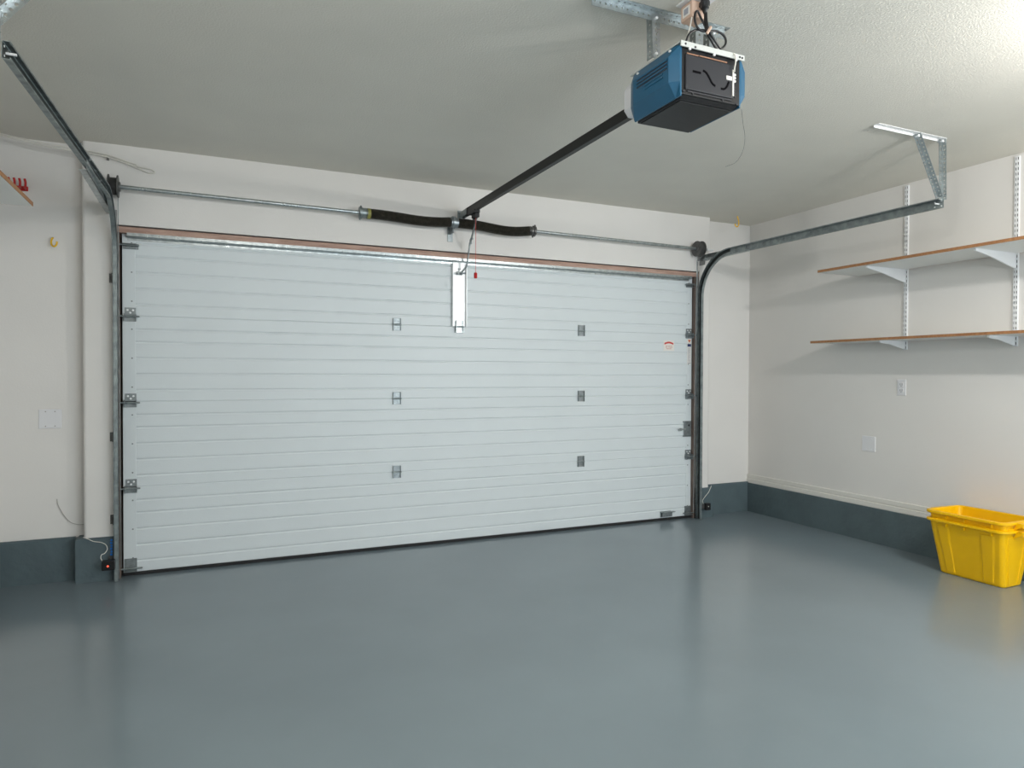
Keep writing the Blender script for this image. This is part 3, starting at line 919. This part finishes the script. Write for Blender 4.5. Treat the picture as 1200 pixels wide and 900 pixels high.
def bracket(y, ztop, L, deep, label, wallx=XR-0.0125, sg=-1):
    t = thing('shelf_bracket', (wallx, y, ztop), label, 'shelf bracket', 'white shelf brackets')
    X = lambda d: wallx + sg*d
    b = B()
    pr = [(X(0.001), ztop), (X(L), ztop), (X(L+0.002), ztop-0.010), (X(L-0.012), ztop-0.016), (X(L*0.62), ztop-deep*0.42), (X(L*0.25), ztop-deep*0.80), (X(0.012), ztop-deep), (X(0.001), ztop-deep)]
    b.prism([(x, y-0.0015, z) for x, z in pr], (0, 0.003, 0))
    b.box(min(X(0.001), X(L)), max(X(0.001), X(L)), y-0.006, y+0.006, ztop-0.0025, ztop)
    b.box(min(X(L-0.022), X(L+0.002)), max(X(L-0.022), X(L+0.002)), y-0.007, y+0.007, ztop-0.014, ztop, 0.002)
    # folded lower lip following the slope
    lo = pr[3:7]
    for (xa, za), (xb, zb) in zip(lo[:-1], lo[1:]):
        b.bar((xa, y, za), (xb, y, zb), 0.010, 0.0025, up=(0,0,1))
    b.build('blade', M_white, t)
    return t
def shelf(x0, x1, y0, y1, z0, z1, label, front):
    t = thing('wall_shelf', ((x0+x1)/2, (y0+y1)/2, z0), label, 'shelf', 'white shelves with wood edges')
    b = B(); fx = x0 if front < 0 else x1
    e = 0.0015
    if front < 0: b.box(x0+e, x1, y0+e, y1-e, z0, z1)
    else: b.box(x0, x1-e, y0+e, y1-e, z0, z1)
    b.build('board', M_melamine, t)
    b = B()
    b.box(min(fx, fx-front*e), max(fx, fx-front*e), y0, y1, z0, z1)
    b.build('edge_band', M_edge, t)
    b = B()
    b.box(x0+(e if front < 0 else 0), x1-(e if front > 0 else 0), y1-e, y1, z0, z1); b.box(x0+(e if front < 0 else 0), x1-(e if front > 0 else 0), y0, y0+e, z0, z1)
    b.islands('end_band', M_edge, t)
    b = B(); bx = x1 if front < 0 else x0
    b.box(min(bx, bx+front*-0.001), max(bx, bx+front*-0.001), y0+e, y1-e, z0, z1)
    b.build('rear_edge', M_edge, t)
    return t
XS = XR - 0.014
shelf(4.792, XS, -3.5, -0.922, 1.494, 1.512, 'lower white shelf with wood edge on the right wall', -1)
shelf(4.650, XS, -3.5, -1.112, 2.012, 2.031, 'upper, deeper white shelf with wood edge on the right wall', -1)
bracket(-1.503, 1.4935, 0.265, 0.057, 'white bracket under the lower right shelf, nearer the door')
bracket(-2.236, 1.4935, 0.265, 0.057, 'white bracket under the lower right shelf, at the right photo edge')
bracket(-2.98, 1.4935, 0.265, 0.057, 'white bracket under the lower right shelf, beyond the right edge')
bracket(-1.503, 2.0115, 0.400, 0.093, 'white bracket under the upper right shelf, nearer the door')
bracket(-2.236, 2.0115, 0.400, 0.093, 'white bracket under the upper right shelf, at the right photo edge')
bracket(-2.98, 2.0115, 0.400, 0.093, 'white bracket under the upper right shelf, beyond the right edge')

# left shelf, only its corner is in view
shelf(XL+0.014, -0.243, -3.2, -1.105, 2.000, 2.019, 'white shelf with wood edge at the upper left edge of the photo', 1)
t = thing('shelf_standard', (XL, -1.47, 1.6), 'slotted standard on the left wall, under the left shelf', 'shelf standard', 'slotted shelf standards')
b = B(); b.perforated((XL+0.0125, -1.47, 1.5), (0,0,1), (0,1,0), (1,0,0), 0.032, 0.026, 34, 0.0085, 0.0026, 0.0018, hv_off=(0,0), rect=True)
b.box(XL+0.0005, XL+0.0125, -1.4835, -1.4818, 1.5, 2.588); b.box(XL+0.0005, XL+0.0125, -1.4582, -1.4565, 1.5, 2.588); b.build('channel', M_white, t)
bracket(-1.47, 1.9995, 0.335, 0.085, 'white bracket under the shelf at the upper left photo edge', wallx=XL+0.0125, sg=1)

# red plastic hook rack on the recessed wall above the left shelf
t = thing('hook_rack', (-0.56, YR, 2.34), 'red plastic hook rack with upturned prongs above the left shelf', 'hook rack')
b = B(); b.box(-0.64, -0.49, YR-0.012, YR-0.0005, 2.322, 2.350, 0.003)
b.build('rail', M_red, t)
for k, x in enumerate((-0.632, -0.606, -0.580, -0.554, -0.528, -0.502)):
    b = B(); pts = [(x, YR-0.008, 2.334), (x+0.005, YR-0.045, 2.330), (x+0.012, YR-0.075, 2.336), (x+0.014, YR-0.083, 2.356), (x+0.010, YR-0.083, 2.376)]
    b.tube(spline(pts, 6), 0.0062, 10); b.build('prong', M_red, t, smooth=True)

# ---------------------------------------------------------------- plates on the walls
t = thing('power_outlet', (XR, -1.475, 1.158), 'small white double power outlet under the lower right shelf', 'outlet')
b = B(); b.box(XR-0.006, XR-0.0003, -1.510, -1.440, 1.100, 1.217, 0.003); b.build('cover_plate', M_plate, t)
for zc in (1.180, 1.137):
    b = B(); b.box(XR-0.0085, XR-0.005, -1.492, -1.458, zc-0.016, zc+0.016, 0.004); s_ = b.build('socket', M_plate, t)
    b = B(); b.box(XR-0.0092, XR-0.0080, -1.484, -1.481, zc-0.006, zc+0.008); b.box(XR-0.0092, XR-0.0080, -1.469, -1.466, zc-0.006, zc+0.008); b.tube([(XR-0.0092, -1.475, zc-0.011), (XR-0.008, -1.475, zc-0.011)], 0.003, 8)
    b.islands('socket_slot', M_slot, s_)
t = thing('blank_plate', (XR, -1.212, 0.722), 'square blank white cover plate low on the right wall', 'cover plate')
b = B(); b.box(XR-0.006, XR-0.0003, -1.269, -1.155, 0.664, 0.780, 0.003); b.build('plate', M_plate, t)
b = B()
for yy, zz in ((-1.235, 0.764), (-1.189, 0.764), (-1.235, 0.680), (-1.189, 0.680)): b.tube([(XR-0.0075, yy, zz), (XR-0.0055, yy, zz)], 0.0035, 10)
b.islands('screw', M_plate, t)
t = thing('blank_plate', (-0.386, YR, 0.968), 'square two-gang blank white cover plate on the wall left of the door', 'cover plate')
b = B(); b.box(-0.447, -0.329, YR-0.006, YR-0.0003, 0.908, 1.024, 0.003); b.build('plate', M_plate, t)
b = B()
for xx, zz in ((-0.411, 1.010), (-0.363, 1.010), (-0.411, 0.922), (-0.363, 0.922)): b.tube([(xx, YR-0.0075, zz), (xx, YR-0.0055, zz)], 0.0035, 10)
b.islands('screw', M_greyw, t)

# ---------------------------------------------------------------- hooks
t = thing('utility_hook', (4.712, -0.20, H), 'yellow hook hanging from the ceiling in the far right corner', 'hook', 'yellow utility hooks')
b = B()
pts = [(4.706, -0.20, H-0.0005), (4.714, -0.20, H-0.02), (4.722, -0.20, H-0.045), (4.722, -0.20, H-0.072), (4.712, -0.20, H-0.090), (4.696, -0.20, H-0.093), (4.684, -0.20, H-0.082), (4.682, -0.20, H-0.068)]
b.tube(spline(pts, 6), 0.0052, 10); b.build('hook_wire', M_hook, t, smooth=True)
t = thing('utility_hook', (-0.37, YR, 2.05), 'small yellow hook on the wall left of the garage door', 'hook', 'yellow utility hooks')
b = B()
pts = [(-0.368, YR-0.001, 2.056), (-0.368, YR-0.022, 2.052), (-0.372, YR-0.034, 2.028), (-0.366, YR-0.044, 2.006), (-0.350, YR-0.060, 1.998), (-0.338, YR-0.072, 2.010), (-0.336, YR-0.074, 2.026)]
b.tube(spline(pts, 6), 0.0052, 10); b.build('hook_wire', M_hook, t, smooth=True)

# white cable strung along the top of the front wall
t = thing('white_cable', (-0.2, -0.07, 2.55), 'looped white cable strung high on the wall above the left track', 'cable')
b = B()
pts = [(XL+0.005, -0.075, 2.602), (-0.52, -0.085, 2.585), (-0.40, -0.085, 2.568), (-0.25, -0.085, 2.556), (-0.10, -0.080, 2.549), (0.02, -0.070, 2.523), (0.10, -0.062, 2.497), (0.155, -0.060, 2.480), (0.185, -0.060, 2.486), (0.165, -0.060, 2.502), (0.09, -0.060, 2.512), (0.02, -0.062, 2.528)]
b.tube(spline(pts, 8), 0.0042, 8)
pts = [(XL+0.005, -0.070, 2.616), (-0.40, -0.080, 2.582), (-0.10, -0.074, 2.562), (0.05, -0.062, 2.530), (0.085, -0.060, 2.522), (0.075, -0.060, 2.508)]
b.tube(spline(pts, 8), 0.0035, 8)
b.build('strand', M_wire, t, smooth=True)
b = B()
b.box(-0.072, -0.060, YW-0.028, YW-0.0005, 2.530, 2.542, 0.002)
b.build('clip', M_drum, t)

# ---------------------------------------------------------------- door sensors at the foot of the tracks
t = thing('door_sensor', (-0.055, -0.10, 0.09), 'black door sensor with a red light at the foot of the left track', 'door sensor', 'door sensors')
b = B(); b.box(-0.098, -0.030, -0.162, -0.127, 0.066, 0.124, 0.004); sn = b.build('body', M_black, t)
b = B(); b.tube([(-0.066, -0.1645, 0.092), (-0.066, -0.161, 0.092)], 0.0055, 12); b.build('indicator_light', M_led, t)
b = B(); b.box(-0.066, -0.060, -0.128, -0.063, 0.075, 0.115); b.box(-0.075, -0.045, -0.067, -0.0625, 0.06, 0.13); b.build('mounting_bracket', M_drum, t)
t = thing('painted_daylight_dashes', (-0.055, -0.062, 0.18), 'short strip of blue dashes painted for daylight through holes above the left door sensor', 'glint')  # daylight showing through holes, painted as blue dashes
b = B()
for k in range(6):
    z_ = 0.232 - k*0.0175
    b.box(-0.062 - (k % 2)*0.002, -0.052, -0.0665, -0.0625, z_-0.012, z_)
b.build('strip', M_daydash, t)
t = thing('door_sensor', (4.47, -0.09, 0.08), 'black door sensor at the foot of the right track', 'door sensor', 'door sensors')
b = B(); b.box(4.446, 4.496, -0.135, -0.105, 0.062, 0.122, 0.004); b.build('body', M_black, t)
b = B(); b.tube([(4.468, -0.1375, 0.096), (4.468, -0.134, 0.096)], 0.004, 12); b.build('lens', M_paper, t)
b = B(); b.box(4.452, 4.46, -0.108, -0.063, 0.078, 0.108); b.box(4.425, 4.462, -0.108, -0.102, 0.075, 0.112); b.build('mounting_bracket', M_drum, t)
# their wires
b = B(); b.tube(spline([(-0.356, YR-0.004, 0.478), (-0.350, YR-0.006, 0.44), (-0.325, YR-0.008, 0.385), (-0.290, YR-0.008, 0.335), (-0.250, YR-0.008, 0.315), (-0.215, YR-0.010, 0.312)], 6), 0.0016, 6)
tag(b.build('sensor_wire', M_greyw), 'thin grey wire curving down the wall left of the door', 'wire', 'sensor wires')
b = B()
b.tube(spline([(-0.205, -0.068, 0.258), (-0.180, -0.068, 0.246), (-0.150, -0.068, 0.228), (-0.110, -0.070, 0.218), (-0.085, -0.072, 0.200), (-0.078, -0.080, 0.175), (-0.090, -0.090, 0.155), (-0.105, -0.100, 0.150), (-0.108, -0.110, 0.135), (-0.100, -0.115, 0.118), (-0.085, -0.112, 0.112)], 6), 0.0024, 6)
tag(b.build('sensor_wire', M_wire), 'white wire curling down the dark kerb to the left sensor', 'wire', 'sensor wires')
b = B()
b.tube(spline([(4.556, -0.068, 0.262), (4.545, -0.068, 0.240), (4.525, -0.068, 0.205), (4.490, -0.070, 0.175), (4.455, -0.075, 0.140), (4.445, -0.095, 0.115)], 6), 0.0026, 6)
tag(b.build('sensor_wire', M_wire), 'white wire running down the dark kerb to the right sensor', 'wire', 'sensor wires')

# ---------------------------------------------------------------- yellow storage bins (two, nested)
def rrect(cx, cy, hx, hy, r, per=10, side=70):
    """rounded rectangle, returns list of (x, y, nx, ny, tag) counter-clockwise"""
    out = []
    cs = [(cx+hx-r, cy+hy-r, 0), (cx-hx+r, cy+hy-r, PI/2), (cx-hx+r, cy-hy+r, PI), (cx+hx-r, cy-hy+r, 1.5*PI)]
    names = ['back_y', 'front_x', 'near_y', 'rear_x']
    for i, (ax, ay, a0) in enumerate(cs):
        for k in range(per+1):
            a = a0 + k/per*PI/2
            out.append((ax + r*math.cos(a), ay + r*math.sin(a), math.cos(a), math.sin(a), 'c', 0))
        nx_, ny_, a1 = cs[(i+1) % 4]
        a = a0 + PI/2
        p = (ax + r*math.cos(a), ay + r*math.sin(a)); q = (nx_ + r*math.cos(a), ny_ + r*math.sin(a))
        for k in range(1, side):
            t_ = k/side
            out.append((p[0]+(q[0]-p[0])*t_, p[1]+(q[1]-p[1])*t_, math.cos(a), math.sin(a), names[i], t_))
    return out
BC = (4.882, -2.166)
def bin_(dz, label):
    t = thing('storage_bin', (BC[0], BC[1], FL+dz), label, 'storage bin', 'nested yellow bins')
    zb = FL + 0.001 + dz; ht = 0.335
    def half(f): return (0.092 + (0.158-0.092)*f, 0.196 + (0.228-0.196)*f)
    def outl(f, off=0.0, emboss=True):
        hx, hy = half(f)
        ring = []
        for x, y, nx, ny, nm, tt in rrect(BC[0], BC[1], hx+off, hy+off, 0.030+off):
            e = 0.0
            if emboss and 0.05 < f < 0.93:
                if nm in ('front_x', 'rear_x'):
                    g = 0.02*(1-f)
                    if 0.06+g < tt < 0.24-g*0.4 or 0.74+g*0.4 < tt < 0.94-g: e = 0.0042
                elif nm in ('near_y', 'back_y'):
                    if 0.05 < tt < 0.26 or 0.74 < tt < 0.95: e = 0.0042
            ring.append((x+nx*e, y+ny*e))
        return ring
    b = B()
    fs = [0, 0.02, 0.050, 0.056, 0.2, 0.4, 0.6, 0.8, 0.925, 0.932, 1.0]
    rings = []
    for f in fs:
        off = -0.006 if f == 0 else (0.0)
        rings.append([(x, y, zb + f*ht) for x, y in outl(f, off)])
    # rim: out, up, over, and down inside
    hx, hy = half(1)
    def rimring(off, z): return [(x, y, z) for x, y, *_ in rrect(BC[0], BC[1], hx+off, hy+off, 0.030+max(off, -0.02))]
    zt = zb + ht
    rings += [rimring(0.016, zt+0.001), rimring(0.020, zt+0.004), rimring(0.020, zt+0.016), rimring(0.016, zt+0.019), rimring(-0.001, zt+0.019), rimring(-0.004, zt+0.016), rimring(-0.004, zt)]
    for f in (0.8, 0.5, 0.2, 0.02):
        rings.append([(x, y, zb + max(f*ht, 0.006)) for x, y in outl(f, -0.0035, True)])
    b.ring_sweep(rings)
    b.build('tub', M_yel, t, smooth=True)
    # small ribs under the rim
    b = B()
    for yy in (-2.06, -2.17, -2.33):
        b.box(BC[0]-hx-0.012, BC[0]-hx+0.004, yy-0.002, yy+0.002, zt-0.022, zt+0.003)
    b.islands('rib', M_yel, t)
    # handles on both short ends: flared tab with side gussets
    for sg in (-1, 1):
        ye = BC[1] + sg*(hy+0.018)
        b = B()
        xa, xb = BC[0]-0.065, BC[0]+0.065
        b.box(xa, xb, min(ye, ye+sg*0.030), max(ye, ye+sg*0.030), zt+0.006, zt+0.013, 0.002)
        b.box(xa+0.01, xb-0.01, min(ye+sg*0.024, ye+sg*0.030), max(ye+sg*0.024, ye+sg*0.030), zt-0.016, zt+0.012, 0.002)
        for xx in (xa, xb-0.004):
            b.prism([(xx, ye-sg*0.016, zt-0.034), (xx, ye-sg*0.004, zt+0.008), (xx, ye+sg*0.030, zt+0.010), (xx, ye+sg*0.030, zt-0.006)], (0.004, 0, 0))
        b.build('handle', M_yel, t)
    return t
bin_(0.0, 'yellow plastic bin on the floor by the right wall, lower of the nested two')
bin_(0.050, 'empty yellow plastic bin nested inside the other, its rim on top')
